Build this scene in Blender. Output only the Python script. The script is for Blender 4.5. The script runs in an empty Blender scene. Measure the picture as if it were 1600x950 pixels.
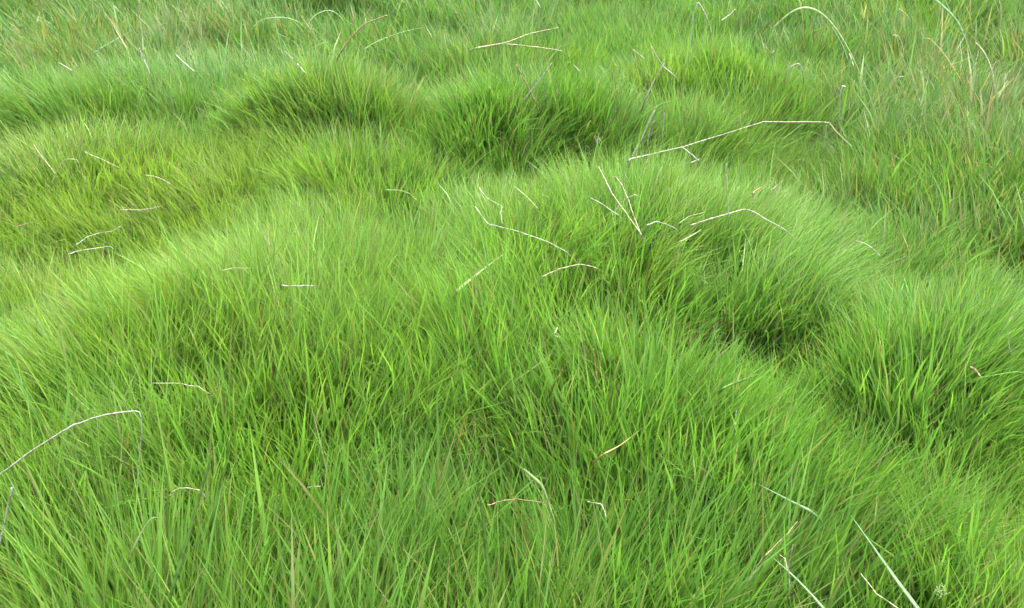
import bpy, math
import numpy as np
from mathutils import Vector

rng = np.random.default_rng(11)
scene = bpy.context.scene
col = scene.collection
R = math.radians

# ------------------------------------------------------------------ camera
CAM_H = 1.36
PITCH = 30.0                      # degrees below the horizon
FPX = 1570.0                      # focal length in photograph pixels (1600 wide)
cam_data = bpy.data.cameras.new("camera")
cam_data.sensor_width = 36.0
cam_data.lens = 36.0 * FPX / 1600.0
cam_data.clip_start = 0.02
cam_data.clip_end = 600.0
cam = bpy.data.objects.new("camera", cam_data)
cam.location = (0, 0, CAM_H)
cam.rotation_euler = (R(90 - PITCH), 0, 0)
col.objects.link(cam)
scene.camera = cam

# ------------------------------------------------------------------ light: soft, thin overcast
SUN_EL, SUN_AZ = 76.0, 60.0
w = bpy.data.worlds.new("World")
scene.world = w
w.use_nodes = True
nt = w.node_tree
nt.nodes.clear()
sky = nt.nodes.new("ShaderNodeTexSky")
sky.sky_type = 'NISHITA'
sky.sun_disc = False
sky.sun_elevation = R(SUN_EL)
sky.sun_rotation = R(SUN_AZ)
sky.air_density = 1.0
sky.dust_density = 4.0
sky.ozone_density = 1.0
hsv = nt.nodes.new("ShaderNodeHueSaturation")
hsv.inputs['Saturation'].default_value = 0.45      # cloud veil takes the blue out of the sky
bg = nt.nodes.new("ShaderNodeBackground")
bg.inputs['Strength'].default_value = 0.15
out = nt.nodes.new("ShaderNodeOutputWorld")
nt.links.new(sky.outputs[0], hsv.inputs['Color'])
nt.links.new(hsv.outputs[0], bg.inputs['Color'])
nt.links.new(bg.outputs[0], out.inputs['Surface'])

sd = bpy.data.lights.new("sun", 'SUN')
sd.energy = 1.5
sd.angle = R(28)
sd.color = (1.0, 0.97, 0.92)
sun = bpy.data.objects.new("sun", sd)
az = R(SUN_AZ)
sdir = Vector((math.sin(az) * math.cos(R(SUN_EL)), math.cos(az) * math.cos(R(SUN_EL)), math.sin(R(SUN_EL))))
sun.rotation_euler = sdir.to_track_quat('Z', 'Y').to_euler()
sun.location = (0, 0, 5)
col.objects.link(sun)

scene.view_settings.view_transform = 'Standard'
scene.view_settings.look = 'None'
scene.view_settings.exposure = 2.58
scene.view_settings.gamma = 1.0
scene.cycles.max_bounces = 8
scene.cycles.diffuse_bounces = 5
scene.cycles.transmission_bounces = 4
scene.cycles.glossy_bounces = 2

# ------------------------------------------------------------------ helpers
def tag(o, label=None, cat=None, group=None, kind=None):
    if label: o['label'] = label
    if cat: o['category'] = cat
    if group: o['group'] = group
    if kind: o['kind'] = kind
    return o

_fwd = np.array([0, math.cos(R(PITCH)), -math.sin(R(PITCH))])
_up = np.array([0, math.sin(R(PITCH)), math.cos(R(PITCH))])
def ray(px, py):
    d = _fwd + np.array([1.0, 0, 0]) * (px - 800) / FPX + _up * (475 - py) / FPX
    return d / np.linalg.norm(d)
def on_plane(px, py, z):
    d = ray(px, py)
    t = (z - CAM_H) / d[2]
    return np.array([d[0] * t, d[1] * t, z])

_perm = np.random.default_rng(5).random((256, 256))
def vnoise(x, y, s, seed=0):
    x = np.asarray(x) / s + 37.1 * seed + 100; y = np.asarray(y) / s + 17.7 * seed + 100
    xi = np.floor(x).astype(int); yi = np.floor(y).astype(int)
    fx = x - xi; fy = y - yi
    fx = fx * fx * (3 - 2 * fx); fy = fy * fy * (3 - 2 * fy)
    def g(i, j): return _perm[i % 256, j % 256]
    a = g(xi, yi) * (1 - fx) + g(xi + 1, yi) * fx
    b = g(xi, yi + 1) * (1 - fx) + g(xi + 1, yi + 1) * fx
    return (a * (1 - fy) + b * fy) * 2 - 1

# ------------------------------------------------------------------ the hummocks
# crest seen at (px, py); half-widths in metres; height; label; colour (hue mix toward yellow, brightness)
REACH = 0.17
M = [
 # px,  py,   rx,  ry,   h,    yellow, bright, blade length, label
 (545, 425, .60, .60, .165, .25, 1.05, 1.00, 'broad pale green hummock left of centre combed over to the left'),
 (975, 300, .54, .47, .25, .30, 1.08, 0.95, 'large light green hummock at the centre with white straws lying on its crown'),
 (1470, 450, .42, .26, .19, .30, 1.05, 0.95, 'rounded hummock at the right edge with a dark face below its pale crest'),
 (1030, 640, .25, .20, .11, .20, 1.05, 1.0, 'small overhanging hummock in front of the central one, blades swept to the right'),
 (120, 215, .85, .36, .14, .55, 1.00, 0.95, 'long yellowish green hummock at the left edge'),
 (170, 100, .85, .30, .16, .05, 0.95, 1.0, 'blue green hummock behind the yellowish one at the upper left'),
 (465, 78, .35, .22, .30, .20, 1.0, 1.0, 'hummock with a deep dark hollow under its front at the upper left'),
 (805, 115, .36, .26, .25, .12, 0.98, 1.0, 'rounded hummock behind the central one with crossed dry straws on it'),
 (1110, 62, .36, .22, .19, .28, 1.02, 0.95, 'bright rounded hummock at the top right of centre, near the upper edge'),
 (1110, 145, .30, .20, .15, .25, 0.98, 1.0, 'low hummock between the long bent stalk and the bright one behind it'),
 (1160, 385, .36, .32, .22, .30, 1.06, 1.0, 'right flank of light grass between the central crown and the dark hollow in front'),
 (890, 490, .36, .32, .15, .25, 1.04, 1.0, 'low shoulder of grass in the middle, sloping down in front of the central hummock'),
 (60, 545, .36, .27, .14, .35, 1.02, 1.0, 'low hummock at the left edge, in front of the dark hollow'),
 (560, 235, .45, .26, .13, .20, 1.0, 0.95, 'low saddle of light grass between the left and central hummocks'),
]
mc = []
for (px, py, rx, ry, h, ye, br, bl, lab) in M:
    p = on_plane(px, py, h + REACH)
    mc.append((p[0], p[1], rx, ry, h, ye, br, bl))
mc = np.array(mc)

def hum(x, y):
    """ground height of every hummock at x, y -> array [n_hummocks, ...]"""
    x = np.asarray(x, float); y = np.asarray(y, float)
    wx = x + .09 * vnoise(x, y, .30, 1) + .03 * vnoise(x, y, .11, 2)
    wy = y + .08 * vnoise(x, y, .30, 3) + .03 * vnoise(x, y, .11, 4)
    res = []
    for (cx, cy, rx, ry, h, *_r) in mc:
        ryy = np.where(wy < cy, ry * .8, ry * 1.1)
        d2 = ((wx - cx) / rx) ** 2 + ((wy - cy) / ryy) ** 2
        res.append(h * np.exp(-0.95 * d2 ** 1.35))
    return np.array(res)

HOL = [(465, 198, .20, .10, .18), (1440, 375, .45, .09, .09), (1250, 330, .14, .10, .06), (795, 222, .18, .09, .13), (1170, 115, .16, .07, .13), (1160, 622, .19, .09, .20), (1075, 550, .12, .06, .12), (1245, 690, .10, .06, .06), (1510, 570, .15, .07, .04),
       (60, 365, .32, .12, .07), (1200, 245, .36, .10, .07), (640, 650, .08, .06, .035), (500, 870, .16, .08, .05), (1335, 790, .13, .08, .06),
       (1165, 765, .10, .05, .05), (1000, 215, .15, .06, .05), (100, 45, .5, .15, .16), (540, 35, .35, .12, .13)]
hc = np.array([(*on_plane(a, b, .07)[:2], c, d, e_) for (a, b, c, d, e_) in HOL])
def hollow(x, y):
    r = np.zeros(np.shape(x))
    for (cx, cy, rx, ry, dp) in hc:
        r = np.maximum(r, dp * np.exp(-(((x - cx) / rx) ** 2 + ((y - cy) / ry) ** 2)))
    return r

def ground_z(x, y, H=None):
    if H is None: H = hum(x, y)
    k = 28.0
    z = np.log(np.exp(k * H).sum(0) - (len(mc) - 1)) / k
    z = z + .12 * np.exp(-((x + .38) / .85) ** 2 - ((y - 1.0) / .60) ** 2)
    z = z + .085 * np.exp(-((x - .62) / .40) ** 2 - ((y - 1.12) / .38) ** 2)
    z = z + .030 * vnoise(x, y, .36, 5) + .018 * vnoise(x, y, .15, 6) + .03 * vnoise(x, y, 1.4, 7)
    z = z - hollow(x, y)
    far = np.clip((np.hypot(x, y) - 6) / 10, 0, 1)
    return z * (1 - far) + 0.0 * far

# ------------------------------------------------------------------ materials
def nodes(name):
    m = bpy.data.materials.new(name); m.use_nodes = True
    n = m.node_tree; n.nodes.clear()
    o = n.nodes.new("ShaderNodeOutputMaterial")
    return m, n, o

def grass_material(name, transl=.43, rough=.44, spec=.42):
    m, n, o = nodes(name)
    a = n.nodes.new("ShaderNodeAttribute"); a.attribute_name = 'tint'
    pr = n.nodes.new("ShaderNodeBsdfPrincipled")
    pr.inputs['Roughness'].default_value = rough
    pr.inputs['Specular IOR Level'].default_value = spec
    tr = n.nodes.new("ShaderNodeBsdfTranslucent")
    tm = n.nodes.new("ShaderNodeMixRGB"); tm.blend_type = 'MULTIPLY'; tm.inputs[0].default_value = 1
    tm.inputs[2].default_value = (1.26, 1.38, .80, 1)
    mx = n.nodes.new("ShaderNodeMixShader"); mx.inputs[0].default_value = transl
    n.links.new(a.outputs['Color'], pr.inputs['Base Color'])
    n.links.new(a.outputs['Color'], tm.inputs[1])
    n.links.new(tm.outputs[0], tr.inputs['Color'])
    n.links.new(pr.outputs[0], mx.inputs[1]); n.links.new(tr.outputs[0], mx.inputs[2])
    n.links.new(mx.outputs[0], o.inputs['Surface'])
    return m
MAT_GRASS = grass_material("living_grass")

def stalk_material(name, c1, c2, fleck, scale=90):
    m, n, o = nodes(name)
    pr = n.nodes.new("ShaderNodeBsdfPrincipled"); pr.inputs['Roughness'].default_value = .5
    tc = n.nodes.new("ShaderNodeTexCoord")
    n1 = n.nodes.new("ShaderNodeTexNoise"); n1.inputs['Scale'].default_value = 22; n1.inputs['Detail'].default_value = 4
    n2 = n.nodes.new("ShaderNodeTexNoise"); n2.inputs['Scale'].default_value = scale * 1.7; n2.inputs['Detail'].default_value = 3
    mx = n.nodes.new("ShaderNodeMixRGB"); mx.inputs[1].default_value = (*c1, 1); mx.inputs[2].default_value = (*c2, 1)
    cr = n.nodes.new("ShaderNodeValToRGB"); cr.color_ramp.elements[0].position = .50; cr.color_ramp.elements[1].position = .60
    mx2 = n.nodes.new("ShaderNodeMixRGB"); mx2.inputs[2].default_value = (*fleck, 1)
    n.links.new(tc.outputs['Object'], n1.inputs['Vector']); n.links.new(tc.outputs['Object'], n2.inputs['Vector'])
    n.links.new(n1.outputs[0], mx.inputs[0]); n.links.new(n2.outputs[0], cr.inputs[0])
    n.links.new(cr.outputs[0], mx2.inputs[0]); n.links.new(mx.outputs[0], mx2.inputs[1])
    n.links.new(mx2.outputs[0], pr.inputs['Base Color'])
    n.links.new(pr.outputs[0], o.inputs['Surface'])
    return m
MAT_STALK = {
 'white': stalk_material("bleached_straw", (.19, .18, .13), (.35, .34, .30), (.15, .14, .07)),
 'straw': stalk_material("dull_straw", (.22, .20, .11), (.32, .29, .20), (.11, .10, .04)),
 'brown': stalk_material("brown_straw", (.15, .10, .045), (.24, .17, .08), (.07, .05, .02)),
 'orange': stalk_material("yellowed_blade", (.25, .17, .035), (.30, .25, .07), (.14, .10, .02)),
 'blue': stalk_material("blue_green_blade", (.065, .145, .045), (.10, .18, .07), (.05, .11, .03), 40),
 'green': stalk_material("broad_green_blade", (.07, .16, .022), (.11, .21, .035), (.05, .11, .02), 40),
 'pale': stalk_material("pale_blade", (.13, .21, .06), (.20, .25, .10), (.10, .15, .04), 60),
}

# ground: damp peaty soil with old thatch, green mossy tint further off
m_ground, n, o = nodes("damp_thatch")
pr = n.nodes.new("ShaderNodeBsdfPrincipled"); pr.inputs['Roughness'].default_value = .9
tc = n.nodes.new("ShaderNodeTexCoord")
na = n.nodes.new("ShaderNodeTexNoise"); na.inputs['Scale'].default_value = 3.0; na.inputs['Detail'].default_value = 8
nb = n.nodes.new("ShaderNodeTexNoise"); nb.inputs['Scale'].default_value = 60; nb.inputs['Detail'].default_value = 6
m1 = n.nodes.new("ShaderNodeMixRGB"); m1.inputs[1].default_value = (.020, .045, .012, 1); m1.inputs[2].default_value = (.035, .080, .020, 1)
m2 = n.nodes.new("ShaderNodeMixRGB"); m2.inputs[2].default_value = (.07, .05, .025, 1)
cr = n.nodes.new("ShaderNodeValToRGB"); cr.color_ramp.elements[0].position = .5; cr.color_ramp.elements[1].position = .7
bp = n.nodes.new("ShaderNodeBump"); bp.inputs['Strength'].default_value = .8; bp.inputs['Distance'].default_value = .01
n.links.new(tc.outputs['Object'], na.inputs['Vector']); n.links.new(tc.outputs['Object'], nb.inputs['Vector'])
n.links.new(na.outputs[0], m1.inputs[0]); n.links.new(nb.outputs[0], cr.inputs[0]); n.links.new(cr.outputs[0], m2.inputs[0])
n.links.new(m1.outputs[0], m2.inputs[1]); n.links.new(m2.outputs[0], pr.inputs['Base Color'])
n.links.new(nb.outputs[0], bp.inputs['Height']); n.links.new(bp.outputs[0], pr.inputs['Normal'])
n.links.new(pr.outputs[0], o.inputs['Surface'])

# ------------------------------------------------------------------ ground sheet to the horizon
def axis(lo, hi, fine_lo, fine_hi, step):
    a = list(np.arange(fine_lo, fine_hi + 1e-6, step))
    s, v = step, fine_hi
    while v < hi: s *= 1.25; v += s; a.append(v)
    s, v = step, fine_lo
    while v > lo: s *= 1.25; v -= s; a.insert(0, v)
    return np.array(a)
gx = axis(-250, 250, -3.6, 3.6, .04)
gy = axis(-250, 250, -.3, 6.2, .04)
X, Y = np.meshgrid(gx, gy)
Z = ground_z(X, Y)
nx, ny = len(gx), len(gy)
idx = np.arange(nx * ny).reshape(ny, nx)
quads = np.stack([idx[:-1, :-1], idx[:-1, 1:], idx[1:, 1:], idx[1:, :-1]], -1).reshape(-1, 4)
def mesh_np(name, V, loops, starts, mat, smooth=True, tint=None):
    me = bpy.data.meshes.new(name)
    me.vertices.add(len(V)); me.vertices.foreach_set('co', np.ascontiguousarray(V, np.float32).ravel())
    me.loops.add(len(loops)); me.loops.foreach_set('vertex_index', np.ascontiguousarray(loops, np.int32))
    me.polygons.add(len(starts)); me.polygons.foreach_set('loop_start', np.ascontiguousarray(starts, np.int32))
    me.update(calc_edges=True)
    me.polygons.foreach_set('use_smooth', np.full(len(starts), smooth))
    if tint is not None:
        a = me.attributes.new('tint', 'FLOAT_COLOR', 'POINT')
        a.data.foreach_set('color', np.ascontiguousarray(tint, np.float32).ravel())
    me.materials.append(mat)
    return me
me = mesh_np("ground", np.stack([X, Y, Z], -1).reshape(-1, 3), quads.ravel(), np.arange(len(quads)) * 4, m_ground)
g = bpy.data.objects.new("ground", me); col.objects.link(g)
tag(g, 'damp mossy soil and thatch between the grass roots', kind='structure')

# ------------------------------------------------------------------ grass blades
SEG = 4
def blades_mesh(name, P, az, tilt0, bend, L, W, roll, C0, C1, seg=SEG):
    """tapered ribbons. P root, az lean azimuth, tilt0 lean from vertical at root, bend = extra lean at tip (rad)"""
    N = len(P)
    d = np.stack([np.cos(az), np.sin(az), np.zeros(N)], -1)
    side = np.stack([-np.sin(az + roll), np.cos(az + roll), np.zeros(N)], -1)
    rows = []; cols = []
    p = P.copy()
    prof = {4: [.8, 1.0, .85, .5], 3: [.85, 1.0, .62]}[seg]
    for k in range(seg + 1):
        t = k / seg
        if k < seg:
            wv = (W * prof[k])[:, None] * side * .5
            rows.append(p - wv); rows.append(p + wv)
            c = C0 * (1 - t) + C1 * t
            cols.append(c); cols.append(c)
        else:
            rows.append(p.copy()); cols.append(C1)
        th = tilt0 + bend * ((k + .5) / seg) ** 1.4
        p = p + (L / seg)[:, None] * (d * np.sin(th)[:, None] + np.array([0, 0, 1.0]) * np.cos(th)[:, None])
    nv = 2 * seg + 1
    V = np.stack(rows, 1).reshape(-1, 3)
    T = np.stack(cols, 1).reshape(-1, 3)
    T = np.concatenate([T, np.ones((len(T), 1))], 1)
    pat = []; st = []; q = 0
    for k in range(seg - 1):
        pat += [2 * k, 2 * k + 1, 2 * k + 3, 2 * k + 2]; st.append(q); q += 4
    pat += [2 * seg - 2, 2 * seg - 1, 2 * seg]; st.append(q); q += 3
    loops = (np.arange(N)[:, None] * nv + np.array(pat)[None]).ravel()
    starts = (np.arange(N)[:, None] * q + np.array(st)[None]).ravel()
    return mesh_np(name, V, loops, starts, MAT_GRASS, True, T), p

def hfield(x, y):
    return ground_z(x, y)

def scatter(n, x0, x1, y0, y1, wedge):
    x = rng.uniform(x0, x1, n); y = rng.uniform(y0, y1, n)
    k = np.abs(x) < wedge(y)
    return x[k], y[k]

bands = [  # y0, y1, density/m2
 (0.35, 1.30, 19500), (1.30, 2.2, 25500), (2.2, 3.2, 20000), (3.2, 4.4, 12500), (4.4, 5.6, 7000)]
XS, YS = [], []
for y0, y1, dn in bands:
    hw = y1 * .60 + .55
    n = int(dn * (y1 - y0) * 2 * hw)
    x, y = scatter(n, -hw, hw, y0, y1, lambda yy: yy * .60 + .38)
    # thinner outside the frame's reach
    inside = np.abs(x) < (y * .56 + .22)
    k = inside | (rng.random(len(x)) < .45)
    XS.append(x[k]); YS.append(y[k])
x = np.concatenate(XS); y = np.concatenate(YS)

# gather roots a little into tufts
tuft = .045
cxi = np.floor(x / tuft); cyi = np.floor(y / tuft)
def cellrand(i, j, s):
    v = np.sin(i * 127.1 + j * 311.7 + s * 74.7) * 43758.5453
    return v - np.floor(v)
tx = (cxi + .2 + .6 * cellrand(cxi, cyi, 1)) * tuft; ty = (cyi + .2 + .6 * cellrand(cxi, cyi, 2)) * tuft
pull = .35
x = x * (1 - pull) + tx * pull; y = y * (1 - pull) + ty * pull
N = len(x)

H = hum(x, y)
z = ground_z(x, y, H)
own = H.argmax(0); hv = H.max(0)
hn = hv / mc[own, 4]                             # 1 on the crown, 0 in the hollows
own = np.where(hn > .22, own, -1)

e = .03
gxv = (hfield(x + e, y) - hfield(x - e, y)) / (2 * e)
gyv = (hfield(x, y + e) - hfield(x, y - e)) / (2 * e)

dist = np.hypot(x, y)
# lean: outward and downhill + a combed flow + tuft scatter
oc = np.where(own >= 0, own, 0)
rxv = (x - mc[oc, 0]) / mc[oc, 2]; ryv = (y - mc[oc, 1]) / mc[oc, 3]
on = (own >= 0)
lx = -gxv * .30 + on * rxv * np.where(own == 3, .10, .26)
ly = -gyv * .22 + on * ryv * .20 - .02
lx += .36 * vnoise(x, y, .32, 11) + .28 * vnoise(x, y, .12, 12) - .10 * np.clip(-x, 0, 1.2)
ly += .26 * vnoise(x, y, .35, 13) + .22 * vnoise(x, y, .12, 14)
c2x = np.floor((x + .02 * vnoise(x, y, .06, 15)) / .13); c2y = np.floor((y + .02 * vnoise(x, y, .06, 16)) / .13)
t2 = cellrand(c2x, c2y, 7) * 2 * np.pi; m2_ = .30 * cellrand(c2x, c2y, 8)
lx += np.cos(t2) * m2_; ly += np.sin(t2) * m2_
lx *= 1 - .25 * np.clip(x * 1.5, 0, 1) * (y < 2.0)
ta = cellrand(cxi, cyi, 3) * 2 * np.pi; tm = .22 * cellrand(cxi, cyi, 4)
lx += np.cos(ta) * tm; ly += np.sin(ta) * tm
lx += rng.normal(0, .27, N); ly += rng.normal(0, .27, N)
mag = np.hypot(lx, ly)
az = np.arctan2(ly, lx)
tilt0 = np.clip(.08 + .45 * mag, 0, .9) * rng.uniform(.6, 1.2, N)
nearf = np.clip((2.1 - dist) / 1.0, 0, 1)
bend = np.clip(.22 + .72 * mag, .1, 1.5) * rng.uniform(.35, 1.3, N) * (1 - .5 * nearf)

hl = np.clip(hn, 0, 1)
tl = cellrand(c2x, c2y, 9)
L = (.19 + .11 * nearf + .05 * (tl - .5) + .05 * vnoise(x, y, .25, 21)) * rng.uniform(.55, 1.22, N) * (.92 + .10 * hl) * mc[oc, 7]
# coarse taller patches: far left behind and the whole upper right
coarse = 1 / (1 + np.exp(-((y - 3.75) * 3 + np.where(x < -.6, .0, -1.2)))) * (x < .2)
coarse_r = np.clip((x - (.80 + .05 * (y - 2))) * 2.4, 0, 1) * np.clip((y - 2.0) * 2.4, 0, 1)
crs = np.clip(np.maximum(coarse, coarse_r), 0, 1) * (1 - .8 * (hl > .3) * (own != -1))
L *= (1 + .7 * crs * rng.random(N)) * (1 - 2.2 * hollow(x, y))
W = rng.uniform(.0017, .0038, N) * (1 + .72 * nearf) * (1 + .16 * np.clip(dist - 1.6, 0, 4)) * (1 + 1.1 * crs * (rng.random(N) < .4))
fat = rng.random(N) < .03 + .02 * nearf
big = rng.random(N) < .06 * crs
W[big] *= 1.5; L[big] *= 1.25; bend[big] += .35
W[fat] *= 1.7; L[fat] *= 1.15
bend[fat] *= .6
roll = rng.normal(0, .65, N)

# colour (linear albedo)
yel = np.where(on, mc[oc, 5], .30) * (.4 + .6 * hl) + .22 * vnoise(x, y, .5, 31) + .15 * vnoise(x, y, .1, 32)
yel = np.clip(yel + rng.normal(0, .22, N) + .45 * np.exp(-((x + 1.0) / .6) ** 2 - ((y - 2.5) / .7) ** 2), 0, 1)
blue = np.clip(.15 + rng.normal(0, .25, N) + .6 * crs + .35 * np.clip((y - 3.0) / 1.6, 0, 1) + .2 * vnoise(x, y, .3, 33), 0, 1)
br = (1 - .18 * crs) * np.where(on, mc[oc, 6], .98) * rng.uniform(.66, 1.32, N)
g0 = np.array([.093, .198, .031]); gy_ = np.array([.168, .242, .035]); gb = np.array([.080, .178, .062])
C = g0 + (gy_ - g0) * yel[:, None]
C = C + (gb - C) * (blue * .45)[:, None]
C *= br[:, None]
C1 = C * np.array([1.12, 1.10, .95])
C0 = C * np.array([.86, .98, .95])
# dry blades
corner = np.clip(np.exp(-((x - 1.9) / .55) ** 2 - ((y - 3.8) / .9) ** 2) + np.exp(-((x + 1.8) / .8) ** 2 - ((y - 4.4) / .5) ** 2), 0, 1)
pd = .03 + .08 * crs + .30 * corner + .05 * np.exp(-((x + 1.1) / .6) ** 2 - ((y - 2.4) / .6) ** 2) + .03 * (hl < .3)
dry = rng.random(N) < pd
kinds = rng.random((N, 1))
Cd = np.array([.25, .215, .06]) * (1 - kinds) + np.array([.40, .38, .19]) * kinds
C0[dry] = (Cd * .55)[dry]; C1[dry] = (Cd * .75)[dry]
L[dry] *= .85
tipdry = (~dry) & (rng.random(N) < .08)
Cd *= .72
C1[tipdry] = Cd[tipdry] * .9
P = np.stack([x, y, z - .005], -1)

labels = [m_[-1] for m_ in M]
tips_all = []
far_sel = dist > 3.0
def build(sel, name):
    objs = []
    k = np.nonzero(sel)[0]
    near = k[~far_sel[k]]; far = k[far_sel[k]]
    # a hummock lies in one of the two detail levels according to its centre
    seg = 4 if len(near) >= len(far) else 3
    me, tip = blades_mesh(name, P[k], az[k], tilt0[k], bend[k], L[k], W[k], roll[k], C0[k], C1[k], seg)
    tips_all.append(tip)
    o_ = bpy.data.objects.new(name, me); col.objects.link(o_)
    return o_
for i, lab in enumerate(labels):
    s = own == i
    if s.sum() < 50: continue
    tag(build(s, 'grass_hummock'), lab, 'hummock', 'grassy hummocks of the meadow')
tag(build((own == -1) & (dist <= 3.0), 'grass'), 'fine green grass filling the hollows between the hummocks', 'grass', kind='stuff')
tag(build((own == -1) & (dist > 3.0), 'coarse_grass'), 'coarser grass with dry straws behind the hummocks', 'grass', kind='stuff')
tips = np.concatenate(tips_all)

# ------------------------------------------------------------------ canopy surface from the blades themselves
CS = .03
cx0, cy0 = -4.2, .2
cnx, cny = int(8.4 / CS), int(6.2 / CS)
ci = np.clip(((tips[:, 0] - cx0) / CS).astype(int), 0, cnx - 1); cj = np.clip(((tips[:, 1] - cy0) / CS).astype(int), 0, cny - 1)
ordr = np.argsort(tips[:, 2])
can = np.full((cnx, cny), np.nan)
s1 = np.zeros((cnx, cny)); s2 = np.zeros((cnx, cny))
np.add.at(s1, (ci, cj), tips[:, 2]); np.add.at(s2, (ci, cj), 1)
gxx, gyy = np.meshgrid(cx0 + (np.arange(cnx) + .5) * CS, cy0 + (np.arange(cny) + .5) * CS, indexing='ij')
can = np.where(s2 > 0, s1 / np.maximum(s2, 1), ground_z(gxx, gyy) + .13)
for _ in range(3):
    pad = np.pad(can, 1, mode='edge')
    can = (pad[1:-1, 1:-1] * 2 + pad[:-2, 1:-1] + pad[2:, 1:-1] + pad[1:-1, :-2] + pad[1:-1, 2:]) / 6
def canopy(px_, py_):
    i = min(max(int((px_ - cx0) / CS), 0), cnx - 1); j = min(max(int((py_ - cy0) / CS), 0), cny - 1)
    return can[i, j]
def hit(px, py, lift=.03):
    d = ray(px, py); o3 = np.array([0, 0, CAM_H]); t = .5
    while t < 7:
        p = o3 + d * t
        if p[2] < canopy(p[0], p[1]) + lift: return p
        t += .006
    return o3 + d * 6

# ------------------------------------------------------------------ stalks and single broad blades
def smooth_path(pts, n=5, stiff=.5):
    pts = np.array(pts)
    if len(pts) < 3: 
        return np.array([pts[0] * (1 - t) + pts[1] * t for t in np.linspace(0, 1, 7)])
    res = []
    for i in range(len(pts) - 1):
        p0 = pts[max(i - 1, 0)]; p1 = pts[i]; p2 = pts[i + 1]; p3 = pts[min(i + 2, len(pts) - 1)]
        for t in np.linspace(0, 1, n, endpoint=False):
            a = stiff
            m1 = (p2 - p0) * a; m2 = (p3 - p1) * a
            # keep straws straight between kinks
            res.append((2*t**3-3*t**2+1)*p1 + (t**3-2*t**2+t)*m1 + (-2*t**3+3*t**2)*p2 + (t**3-t**2)*m2)
    res.append(pts[-1])
    return np.array(res)

def tube(path, r0, r1, flat=1.0, sides=6, seed=0, nodes_every=0):
    rr = np.random.default_rng(seed)
    n_ = len(path); V = []; F = []
    prev = None
    for i, p in enumerate(path):
        t = path[min(i + 1, n_ - 1)] - path[max(i - 1, 0)]
        t = t / (np.linalg.norm(t) + 1e-9)
        a = np.cross(t, [0.1, -1.0, .35]) if prev is None else prev - t * np.dot(prev, t)
        a = a / (np.linalg.norm(a) + 1e-9); prev = a
        b = np.cross(t, a)
        u = i / (n_ - 1)
        r = r0 + (r1 - r0) * u
        if nodes_every and i % nodes_every == nodes_every - 1: r *= 1.35
        r *= rr.uniform(.9, 1.1)
        for s in range(sides):
            th = 2 * math.pi * s / sides
            V.append(p + a * math.cos(th) * r + b * math.sin(th) * r * flat)
    for i in range(n_ - 1):
        for s in range(sides):
            F.append((i * sides + s, i * sides + (s + 1) % sides, (i + 1) * sides + (s + 1) % sides, (i + 1) * sides + s))
    F.append(tuple(range(sides))[::-1]); F.append(tuple((n_ - 1) * sides + s for s in range(sides)))
    return V, F

def ribbon(path, w, fold=.35, taper=1.6, blunt=False):
    """leaf blade with a folded midrib, as a thin closed strip"""
    n_ = len(path); V = []; F = []
    prev = None
    for i, p in enumerate(path):
        t = path[min(i + 1, n_ - 1)] - path[max(i - 1, 0)]; t = t / (np.linalg.norm(t) + 1e-9)
        a = np.cross(t, [0.0, -.75, .65]) if prev is None else prev - t * np.dot(prev, t)
        a = a / (np.linalg.norm(a) + 1e-9); prev = a
        b = np.cross(a, t)
        u = i / (n_ - 1)
        ww = w * .5 * (min(1, .55 + 1.5 * u)) * max(1 - u ** taper, .06)
        V += [p - a * ww, p + b * (-ww * fold), p + a * ww, p - b * (ww * fold + .0005)]
    for i in range(n_ - 1):
        for s in range(4):
            F.append((i * 4 + s, i * 4 + (s + 1) % 4, (i + 1) * 4 + (s + 1) % 4, (i + 1) * 4 + s))
    F.append((3, 2, 1, 0)); e_ = (n_ - 1) * 4; F.append((e_, e_ + 1, e_ + 2, e_ + 3))
    return V, F

def add_piece(name, V, F, mat, parent=None):
    me = bpy.data.meshes.new(name); me.from_pydata([tuple(v) for v in V], [], F); me.update()
    me.polygons.foreach_set('use_smooth', np.full(len(me.polygons), True))
    me.materials.append(mat)
    o_ = bpy.data.objects.new(name, me); col.objects.link(o_)
    if parent: o_.parent = parent
    return o_

def world_path(pts, mode, lift, dip):
    """lie: every point rests on the grass canopy; stand: an arc in one upright plane rooted at the dip end"""
    if mode == 'lie':
        W3 = [hit(a, b, lift) for a, b in pts]
    else:
        ref = pts[0] if dip in ('s', 'b') else pts[-1]
        base = hit(*ref, lift)
        W3 = []
        for a, b in pts:
            d = ray(a, b); t = base[1] / d[1]; W3.append(np.array([0, 0, CAM_H]) + d * t)
    W3 = [np.array(p) for p in W3]
    down = np.array([0, .02, -.07])
    def W3_dir(p):
        q = p - np.array([0, 0, CAM_H]); return q / np.linalg.norm(q)
    if dip in ('s', 'b'):
        dv = W3[0] - W3[1]; dv = dv / np.linalg.norm(dv) * .025 + down * np.array([0, 0, .15]) + .05 * W3_dir(W3[0]); W3.insert(0, W3[0] + dv)
    if dip in ('e', 'b'):
        dv = W3[-1] - W3[-2]; dv = dv / np.linalg.norm(dv) * .025 + down * np.array([0, 0, .15]) + .05 * W3_dir(W3[-1]); W3.append(W3[-1] + dv)
    return W3

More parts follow.
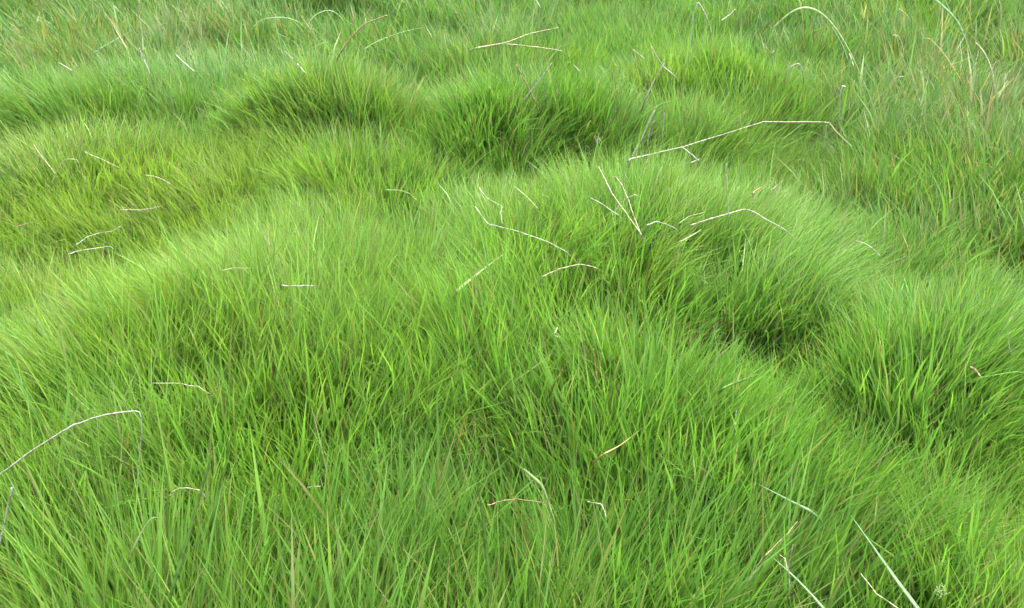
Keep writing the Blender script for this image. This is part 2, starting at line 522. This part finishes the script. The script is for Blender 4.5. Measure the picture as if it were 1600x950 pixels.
# (kind, colour, width in mm, mode, dipping end, points in the photograph, label)
S = [
 ('stalk','white',4.2,'stand','s',[(-14,760),(3,738),(60,695),(110,665),(160,649),(215,645),(217,700),(216,762)],'long bleached stalk arching at the lower left with its end snapped straight down'),
 ('stalk','white',4.0,'stand','e',[(18,762),(10,795),(3,835),(-6,880)],'short white stalk cut by the left edge, below the snapped arching stalk'),
 ('stalk','white',3.6,'lie','e',[(742,322),(762,350),(800,359),(850,376),(885,394)],'bent white straw lying like an elbow on the grass at the centre'),
 ('stalk','white',3.2,'lie','e',[(749,293),(762,310),(784,323),(782,335),(785,350)],'crinkled white straw just above the elbow-shaped one'),
 ('stalk','white',3.6,'lie','n',[(440,446),(468,447),(495,446)],'short straight white straw lying level on the left hummock'),
 ('stalk','white',3.6,'lie','n',[(935,260),(947,284),(957,304)],'short thick white straw slanting down at the left of the central crown'),
 ('stalk','straw',3.2,'lie','e',[(957,304),(980,335),(1003,366)],'dull straw running on below the thick white one'),
 ('stalk','straw',2.6,'lie','e',[(961,275),(971,288),(985,320),(1002,368)],'thin pale straw with a white tip beside the thick slanting one'),
 ('stalk','white',2.6,'lie','e',[(923,309),(945,322),(968,337)],'thin pale straw slanting right at the left side of the central crown'),
 ('stalk','white',3.0,'stand','s',[(952,352),(965,325),(978,311),(993,304),(999,307)],'small curved white straw arching on the central crown'),
 ('stalk','white',3.2,'lie','e',[(1010,352),(1024,347),(1040,351),(1055,358)],'small white straw with a shallow bend, left of the long forked one'),
 ('stalk','white',3.2,'lie','s',[(1062,378),(1072,373),(1084,366),(1096,359)],'frayed white straw just below the long bent one on the central hummock'),
 ('stalk','white',3.8,'lie','e',[(1078,352),(1105,343),(1135,334),(1167,326),(1196,341),(1230,360)],'long white straw bent like a roof on the right of the central crown'),
 ('stalk','white',3.2,'stand','e',[(1135,256),(1133,270),(1136,300),(1139,346)],'upright pale stalk with a white tip crossing the roof-shaped straw'),
 ('stalk','white',4.0,'stand','e',[(1046,293),(1046,308)],'tiny white stub standing on the central crown'),
 ('stalk','straw',2.6,'lie','s',[(1060,351),(1078,338),(1102,331)],'thin dull straw just above the roof-shaped white one'),
 ('stalk','white',4.4,'stand','s',[(987,246),(1004,212),(1023,172)],'straight white stalk leaning right at the edge of the hollow behind the crown'),
 ('stalk','white',5.0,'stand','s',[(1008,156),(1022,126),(1038,99)],'straight thick white stalk leaning right on the slope near the top'),
 ('stalk','white',4.0,'stand','s',[(1054,118),(1036,103),(1026,88),(1018,72)],'mottled grey stalk crossing the top of the thick leaning one'),
 ('stalk','white',3.6,'stand','s',[(1011,228),(1013,208),(1017,194),(1023,189)],'short hooked white stalk beside the straight leaning one'),
 ('stalk','white',4.4,'stand','s',[(1034,214),(1036,198),(1038,177)],'short upright mottled stalk right of the hooked one'),
 ('stalk','white',4.0,'lie','s',[(985,249),(1060,232),(1120,212),(1193,190)],'long thin pale stalk rising to the right over the dark hollow'),
 ('stalk','straw',3.8,'lie','e',[(1193,190),(1250,191),(1295,192),(1307,206),(1330,228)],'level stalk bending down at its right end, carrying on the long rising one'),
 ('stalk','white',3.6,'lie','n',[(1066,231),(1080,241),(1092,251)],'short white straw slanting down under the long pale stalk'),
 ('stalk','white',3.0,'lie','n',[(1080,254),(1094,248)],'tiny white scrap crossing the lower end of the short slanting straw'),
 ('stalk','brown',4.0,'stand','s',[(838,162),(822,128),(807,101)],'brownish stalk leaning left, one of two crossed on the rounded back hummock'),
 ('stalk','white',3.8,'stand','s',[(818,157),(838,130),(862,99)],'pale stalk leaning right, one of two crossed on the rounded back hummock'),
 ('stalk','white',4.0,'lie','n',[(897,102),(905,111)],'tiny white straw tip to the right of the crossed stalks'),
 ('stalk','straw',5.0,'lie','s',[(745,75),(790,67),(830,52),(872,43)],'long pale stalk rising to the right near the top centre'),
 ('stalk','straw',4.2,'lie','e',[(790,69),(830,73),(875,79)],'dull stalk lying nearly level under the long rising one near the top'),
 ('stalk','white',3.6,'lie','n',[(989,77),(1006,91)],'short pale straw on the slope left of the thick leaning stalk'),
 ('stalk','white',4.0,'stand','e',[(1112,52),(1104,28),(1091,4),(1082,30),(1079,60),(1077,102)],'tall stalk folded at a sharp peak at the top edge'),
 ('stalk','white',4.6,'lie','n',[(1128,32),(1139,24),(1149,14)],'short thick white straw near the top edge right of the folded stalk'),
 ('stalk','white',4.6,'lie','n',[(465,99),(478,115)],'short bright white straw on the hollow-fronted hummock at the upper left'),
 ('stalk','straw',3.4,'lie','n',[(433,76),(445,81),(457,92)],'thin dull straw leading to the short bright one'),
 ('stalk','white',4.4,'stand','e',[(217,75),(226,95),(236,118)],'short pale stalk slanting right on the blue green hummock'),
 ('stalk','white',4.0,'lie','n',[(92,98),(112,110)],'pale straw end lying on the blue green hummock at the left'),
 ('stalk','white',3.4,'lie','e',[(275,86),(290,100),(303,112)],'thin pale straw slanting right on the saddle at the upper left'),
 ('stalk','straw',3.4,'stand','b',[(82,284),(99,251),(107,248),(120,251),(130,275),(135,292)],'pale straw folded into a narrow arch on the yellowish slope'),
 ('stalk','straw',3.0,'lie','e',[(52,225),(68,247),(86,271)],'thin straw slanting right to the left of the narrow arch'),
 ('stalk','straw',3.2,'lie','n',[(133,237),(160,249),(190,264)],'faint straw slanting down right of the narrow arch'),
 ('stalk','straw',3.6,'lie','e',[(228,274),(246,277),(266,288)],'short curved straw on the foot of the yellowish slope'),
 ('stalk','white',3.4,'lie','n',[(187,328),(220,327),(249,323)],'level pale straw in the hollow under the yellowish hummock'),
 ('stalk','white',3.6,'lie','s',[(110,397),(130,390),(160,385),(172,384),(178,389)],'pale straw hooked at its right end in the left hollow'),
 ('stalk','white',3.0,'lie','s',[(120,381),(135,369),(158,362),(175,361),(191,352)],'wavy pale straw just above the hooked one in the left hollow'),
 ('stalk','brown',3.6,'lie','n',[(22,355),(52,347)],'short brownish straw at the far left of the hollow'),
 ('stalk','straw',3.6,'stand','s',[(325,614),(310,605),(285,600),(237,599)],'tan straw lying nearly level on the lower left slope'),
 ('stalk','pale',3.2,'lie','n',[(346,423),(365,418),(392,419)],'pale green blade lying level on the left hummock above the white straw'),
 ('stalk','straw',3.8,'stand','b',[(264,778),(272,768),(288,763),(312,767),(322,778),(327,796)],'withered straw arching low among the blades at the lower left'),
 ('blade','pale',5.0,'stand','s',[(206,863),(222,830),(236,811),(250,808)],'pale blade curling over at the lower left below the withered arch'),
 ('stalk','white',3.0,'lie','n',[(480,763),(500,760)],'short level white straw low left of centre'),
 ('blade','pale',8.5,'lie','s',[(716,453),(735,437),(760,417),(795,391)],'broad pale blade lying diagonally across the centre'),
 ('stalk','straw',3.2,'lie','b',[(850,430),(875,420),(905,413),(930,417)],'thin grey straw arching faintly right of the broad diagonal blade'),
 ('blade','pale',6.0,'stand','e',[(818,733),(832,745),(847,760),(857,785),(868,820)],'blue white curved blade bending down at the lower centre'),
 ('stalk','straw',3.2,'lie','n',[(918,784),(940,789),(944,797),(947,808)],'withered kinked straw at the lower centre beside the dark hollow'),
 ('stalk','brown',3.4,'lie','e',[(762,789),(785,782),(812,779),(845,785)],'thin brown straw curving among blades at the lower centre'),
 ('stalk','straw',3.8,'stand','s',[(1170,908),(1183,885),(1198,866)],'grey straw leaning right at the lower right'),
 ('stalk','brown',2.8,'lie','s',[(1198,866),(1222,840),(1246,815)],'thin brown straw going on up from the grey leaning one'),
 ('stalk','white',3.4,'stand','s',[(1234,920),(1231,888),(1239,851)],'upright broken white straw at the lower right'),
 ('stalk','straw',3.4,'lie','n',[(1219,867),(1226,875),(1230,890)],'small curved grey scrap against the upright broken straw'),
 ('stalk','white',4.6,'stand','s',[(1148,672),(1149,658),(1151,642)],'white cut tip standing in the lobe right of centre'),
 ('blade','blue',6.0,'lie','s',[(1268,800),(1230,780),(1178,753)],'straight pale green blade slanting below the overhanging hummock'),
 ('blade','blue',7.5,'lie','s',[(1440,960),(1400,905),(1360,848),(1328,803)],'long broad blue green blade slanting across the lower right'),
 ('blade','blue',5.5,'lie','s',[(1290,955),(1245,905),(1200,865)],'long narrow blue green blade left of the broad one at the lower right'),
 ('stalk','straw',3.0,'lie','s',[(1405,950),(1370,925),(1345,896)],'tan ended straw at the bottom right edge'),
 ('blade','green',6.0,'lie','s',[(1132,606),(1165,592),(1210,576)],'light blade lying across the dark hollow right of centre'),
 ('stalk','white',5.2,'stand','e',[(1321,136),(1316,135),(1312,150),(1312,205)],'blue stalk with a white tip standing on the upper right slope'),
 ('blade','pale',9.0,'stand','e',[(1207,45),(1235,20),(1260,12),(1285,22),(1310,50),(1335,95),(1365,165)],'thin pale blade making a tall wide arch at the upper right'),
 ('blade','blue',13.0,'stand','e',[(1440,-14),(1465,2),(1495,32),(1510,65),(1520,95),(1530,130)],'broad blue green blade arching down from the top edge at the right'),
 ('blade','straw',8.0,'stand','e',[(1524,66),(1538,82),(1550,110),(1555,142)],'short straw coloured blade curving down beside the broad blue green one'),
 ('blade','blue',9.0,'stand','e',[(1300,42),(1318,75),(1330,112)],'grey green blade crossing the tall wide arch'),
 ('stalk','white',4.6,'lie','n',[(1327,84),(1334,103)],'small white scrap on the arching blades at the upper right'),
 ('stalk','straw',4.6,'stand','e',[(1405,14),(1418,25),(1424,44)],'drooping pale seed stem near the top right corner'),
 ('stalk','straw',4.4,'stand','s',[(1413,115),(1411,75),(1405,58),(1395,55)],'upright straw with a hooked tip among the coarse grass at the upper right'),
 ('blade','orange',7.0,'stand','s',[(1500,122),(1478,88),(1455,62),(1440,60)],'yellowed blade leaning left in the coarse grass at the upper right'),
 ('blade','orange',6.0,'stand','s',[(1540,70),(1560,50),(1574,30)],'yellowed blade leaning right near the top right corner'),
 ('stalk','straw',4.4,'stand','s',[(1563,68),(1564,20),(1560,-6)],'upright dull stem reaching the top edge at the right'),
 ('stalk','white',4.0,'stand','s',[(1395,127),(1400,121),(1415,119)],'small hooked white straw in the upper right coarse grass'),
 ('stalk','white',4.6,'stand','b',[(1227,122),(1233,106),(1246,99),(1253,106),(1255,118)],'small white arch on the slope right of the bright hummock'),
 ('stalk','pale',5.0,'stand','e',[(1210,80),(1205,84),(1207,100),(1211,118)],'mottled blue white stub right of the bright hummock'),
 ('stalk','straw',3.6,'lie','n',[(1337,376),(1356,384),(1376,401)],'grey straw slanting down at the back of the right hummock'),
 ('blade','orange',4.5,'stand','b',[(1362,353),(1378,343),(1390,344),(1399,352)],'tan blade curled over above the right hummock'),
 ('blade','orange',4.5,'stand','s',[(1419,388),(1412,370),(1405,356)],'yellow tan blade standing behind the right hummock'),
 ('blade','orange',5.0,'lie','s',[(1178,300),(1190,292),(1204,283)],'yellow straw tip right of the upright pale stalk'),
 ('stalk','white',3.0,'lie','n',[(1204,297),(1214,290),(1224,281)],'little frayed white straw beside the yellow straw tip'),
 ('blade','orange',5.0,'stand','s',[(1402,276),(1396,255),(1392,236)],'orange tipped blade standing upright on the right slope'),
 ('blade','straw',6.0,'stand','s',[(1331,262),(1336,243),(1344,229)],'pale folded blade near the end of the long bent stalk'),
 ('blade','orange',5.0,'stand','s',[(1264,290),(1262,270),(1260,256)],'ochre blade standing right of the central crown'),
 ('blade','blue',8.0,'lie','s',[(570,76),(595,62),(640,47),(684,40)],'blue green blade lying level near the top left of centre'),
 ('stalk','brown',5.0,'stand','s',[(530,86),(548,58),(572,36),(605,24)],'brown stalk arching to the right near the top left of centre'),
 ('blade','blue',9.0,'stand','b',[(398,40),(412,30),(440,27),(462,32),(477,44)],'grey green blade arching low at the top left'),
 ('blade','pale',8.0,'stand','b',[(478,42),(492,24),(513,16),(530,24),(542,42)],'pale blade arching next to the grey green one at the top left'),
 ('stalk','white',5.4,'stand','e',[(612,20),(622,6),(640,-6)],'pale dry stem crossing the top edge left of centre'),
 ('stalk','white',5.4,'lie','n',[(834,-4),(845,12)],'white straw end at the very top edge near the middle'),
 ('blade','blue',8.0,'stand','s',[(160,85),(148,62),(128,38)],'blue green blade leaning left in the top left grass'),
 ('blade','blue',7.0,'lie','s',[(150,80),(180,62),(212,44)],'blue green blade leaning right in the top left grass'),
 ('stalk','straw',4.0,'stand','s',[(218,72),(215,40),(218,0)],'tall thin stem standing up to the top edge at the left'),
 ('blade','green',7.5,'stand','s',[(268,925),(288,860),(312,775),(330,718),(338,705)],'tall broad green blade with a pale bent tip at the lower left'),
 ('blade','green',6.5,'stand','s',[(330,815),(345,760),(358,700),(366,655)],'upright green blade right of the tall broad one at the lower left'),
 ('blade','green',8.0,'stand','s',[(768,940),(760,860),(752,790),(742,745)],'broad upright green blade near the bottom centre'),
 ('blade','orange',4.5,'stand','s',[(714,700),(722,668),(734,632)],'yellow blade leaning right at the lower centre left'),
 ('blade','orange',3.8,'stand','e',[(927,545),(930,570),(934,600)],'thin orange yellow blade right of centre, above the overhanging hummock'),
 ('blade','orange',4.8,'stand','s',[(866,600),(878,580),(889,558)],'tan blade with an orange tip below the centre'),
 ('blade','orange',4.0,'lie','s',[(940,712),(970,695),(1005,668)],'rusty blade slanting right on the small overhanging hummock'),
 ('stalk','pale',3.4,'lie','n',[(603,297),(625,298),(640,303),(651,313)],'pale blue green straw lying on the saddle of light grass'),
 ('blade','pale',4.0,'lie','e',[(803,291),(818,303),(838,323)],'thin pale blade slanting right on the left of the central crown'),
 ('stalk','white',3.0,'lie','n',[(871,512),(866,523),(875,528)],'tiny white v shaped scrap in the middle'),
 ('blade','brown',8.0,'lie','n',[(1516,573),(1525,579),(1529,584),(1534,590)],'small withered brown scrap caught on the face of the right hummock'),
 ('stalk','white',3.2,'stand','s',[(1580,545),(1577,530),(1575,514)],'short pale stub on the face of the right hummock'),
]
for i, (kind, colr, wmm, mode, dip, pts, lab) in enumerate(S):
    lift = -.002 if mode == 'lie' else -.01
    W3 = world_path(pts, mode, lift, dip)
    sd_ = 100 + i
    if kind == 'stalk':
        kink = smooth_path(W3, 5, .18 if len(pts) < 6 else .3)
        jr = np.random.default_rng(sd_ + 500); ja = np.cumsum(jr.normal(0, .0005, kink.shape), 0)
        kink = kink + ja - np.linspace(0, 1, len(kink))[:, None] * ja[-1]
        ym_ = max(q[1] for q in pts)
        th = 1.75 if ym_ < 260 else (1.2 if ym_ < 460 else 1.0)
        V, F = tube(kink, wmm * .00031 * th, wmm * .00019 * th, .8, 6, sd_, 7)
        nm, cat = 'dead_stalk', 'dead stalk'
        if colr == 'pale': nm, cat = 'pale_stalk', 'stalk'
        o_ = add_piece(nm, V, F, MAT_STALK[colr])
        tag(o_, lab, cat, 'dry stalks scattered over the grass')
    else:
        V, F = ribbon(smooth_path(W3, 6, .5), wmm * .0009)
        nm = 'dry_blade' if colr in ('orange', 'straw', 'brown') else 'broad_grass_blade'
        o_ = add_piece(nm, V, F, MAT_STALK[colr])
        tag(o_, lab, 'grass blade', 'broad blades standing out of the fine grass')

def fluff(px, py, n_, size, lab, seed):
    r = np.random.default_rng(seed); c = hit(px, py, .0); V = []; F = []
    for q in range(n_):
        a = r.normal(0, size * .5, 3); d_ = r.normal(0, 1, 3); d_ /= np.linalg.norm(d_)
        pth = np.array([c + a, c + a + d_ * size * .5 + r.normal(0, size * .1, 3), c + a + d_ * size])
        v, f = tube(pth, .0005, .0003, 1, 4, q)
        F += [tuple(len(V) + k for k in ff) for ff in f]; V += v
    tag(add_piece('seed_fluff', V, F, MAT_STALK['pale' if n_ == 22 else 'straw']), lab, 'seed fluff')
fluff(934, 217, 14, .014, 'small white tuft of fluff at the back edge of the central crown', 1)
fluff(1470, 925, 22, .010, 'loose patch of pale fluff low in the grass at the bottom right', 2)
fluff(1207, 293, 16, .022, 'frayed white fibres right of the upright stalk with the white tip', 3)

# ------------------------------------------------------------------ meadow beyond the frame: instanced clumps
def clump_mesh(seed):
    r = np.random.default_rng(seed); n_ = 110
    a = r.uniform(0, 2 * np.pi, n_); q = np.sqrt(r.random(n_)) * .09
    Pp = np.stack([np.cos(a) * q, np.sin(a) * q, np.zeros(n_) - .01], -1)
    Cc = np.array([.075, .155, .03])[None] * r.uniform(.8, 1.25, (n_, 1)) + np.array([.05, .02, 0])[None] * r.random((n_, 1))
    me, _ = blades_mesh('clump', Pp, a + r.normal(0, .7, n_), r.uniform(.1, .5, n_), r.uniform(.2, 1.1, n_), r.uniform(.14, .28, n_),
                        r.uniform(.003, .006, n_), r.normal(0, .6, n_), Cc * .8, Cc, 3)
    return me
def instanced(name, label, pts, smin, smax, meshes):
    src = bpy.data.collections.new(name + "_source")
    for m_ in meshes:
        src.objects.link(bpy.data.objects.new("clump", m_))
    me = bpy.data.meshes.new(name)
    me.vertices.add(len(pts)); me.vertices.foreach_set('co', np.ascontiguousarray(pts, np.float32).ravel())
    me.update()
    mg = bpy.data.objects.new(name, me); col.objects.link(mg)
    tag(mg, label, 'grass', kind='stuff')
    ng = bpy.data.node_groups.new(name, 'GeometryNodeTree')
    ng.interface.new_socket("Geometry", in_out='INPUT', socket_type='NodeSocketGeometry')
    ng.interface.new_socket("Geometry", in_out='OUTPUT', socket_type='NodeSocketGeometry')
    gi = ng.nodes.new("NodeGroupInput"); go = ng.nodes.new("NodeGroupOutput")
    ci_ = ng.nodes.new("GeometryNodeCollectionInfo"); ci_.inputs['Collection'].default_value = src
    ci_.inputs['Separate Children'].default_value = True
    iop = ng.nodes.new("GeometryNodeInstanceOnPoints"); iop.inputs['Pick Instance'].default_value = True
    rv = ng.nodes.new("FunctionNodeRandomValue"); rv.data_type = 'FLOAT_VECTOR'
    rv.inputs[0].default_value = (-.1, -.1, 0); rv.inputs[1].default_value = (.1, .1, 6.283)
    rs = ng.nodes.new("FunctionNodeRandomValue"); rs.data_type = 'FLOAT'
    rs.inputs[2].default_value = smin; rs.inputs[3].default_value = smax
    ng.links.new(gi.outputs[0], iop.inputs['Points']); ng.links.new(ci_.outputs[0], iop.inputs['Instance'])
    ng.links.new(rv.outputs[0], iop.inputs['Rotation']); ng.links.new(rs.outputs[1], iop.inputs['Scale'])
    ng.links.new(iop.outputs[0], go.inputs[0])
    md = mg.modifiers.new("clumps", 'NODES'); md.node_group = ng

n_ = 26000
ax = rng.uniform(-14, 14, n_); ay = rng.uniform(-5, 22, n_)
inner = (ay > .2) & (ay < 5.5) & (np.abs(ax) < ay * .60 + .34)
nearme = np.hypot(ax, ay) < .5
thin = rng.random(n_) < np.clip(9 / (np.hypot(ax, ay) + 3), .2, 1)
k = (~inner) & (~nearme) & thin
ax, ay = ax[k], ay[k]
instanced("meadow_grass", 'meadow grass carrying on beyond the hummocks', np.stack([ax, ay, ground_z(ax, ay)], -1), .8, 1.3,
          [clump_mesh(s_) for s_ in range(5)])

# short old growth between the long blades
def under_mesh(seed):
    r = np.random.default_rng(seed); n_ = 46
    a = r.uniform(0, 2 * np.pi, n_); q = np.sqrt(r.random(n_)) * .05
    Pp = np.stack([np.cos(a) * q, np.sin(a) * q, np.zeros(n_) - .012], -1)
    Cc = np.array([.052, .140, .022])[None] * r.uniform(.75, 1.2, (n_, 1)) + np.array([.02, .01, 0])[None] * r.random((n_, 1))
    dr = r.random(n_) < .12
    Cc[dr] = np.array([.17, .12, .05])
    me, _ = blades_mesh('undergrowth', Pp, r.uniform(0, 6.28, n_), r.uniform(.1, .6, n_), r.uniform(.2, 1.0, n_), r.uniform(.07, .14, n_),
                        r.uniform(.002, .004, n_), r.normal(0, .6, n_), Cc, Cc, 3)
    return me
n_ = 11000
ux = rng.uniform(-3.6, 3.6, n_ * 2); uy = rng.uniform(.3, 5.6, n_ * 2)
k = (np.abs(ux) < uy * .60 + .36) & (rng.random(n_ * 2) < np.where(uy < 3, 1.0, .6))
ux, uy = ux[k], uy[k]
instanced("undergrowth", 'short tangled green and brown undergrowth between the long blades', np.stack([ux, uy, ground_z(ux, uy)], -1), .8, 1.35,
          [under_mesh(50 + s_) for s_ in range(6)])
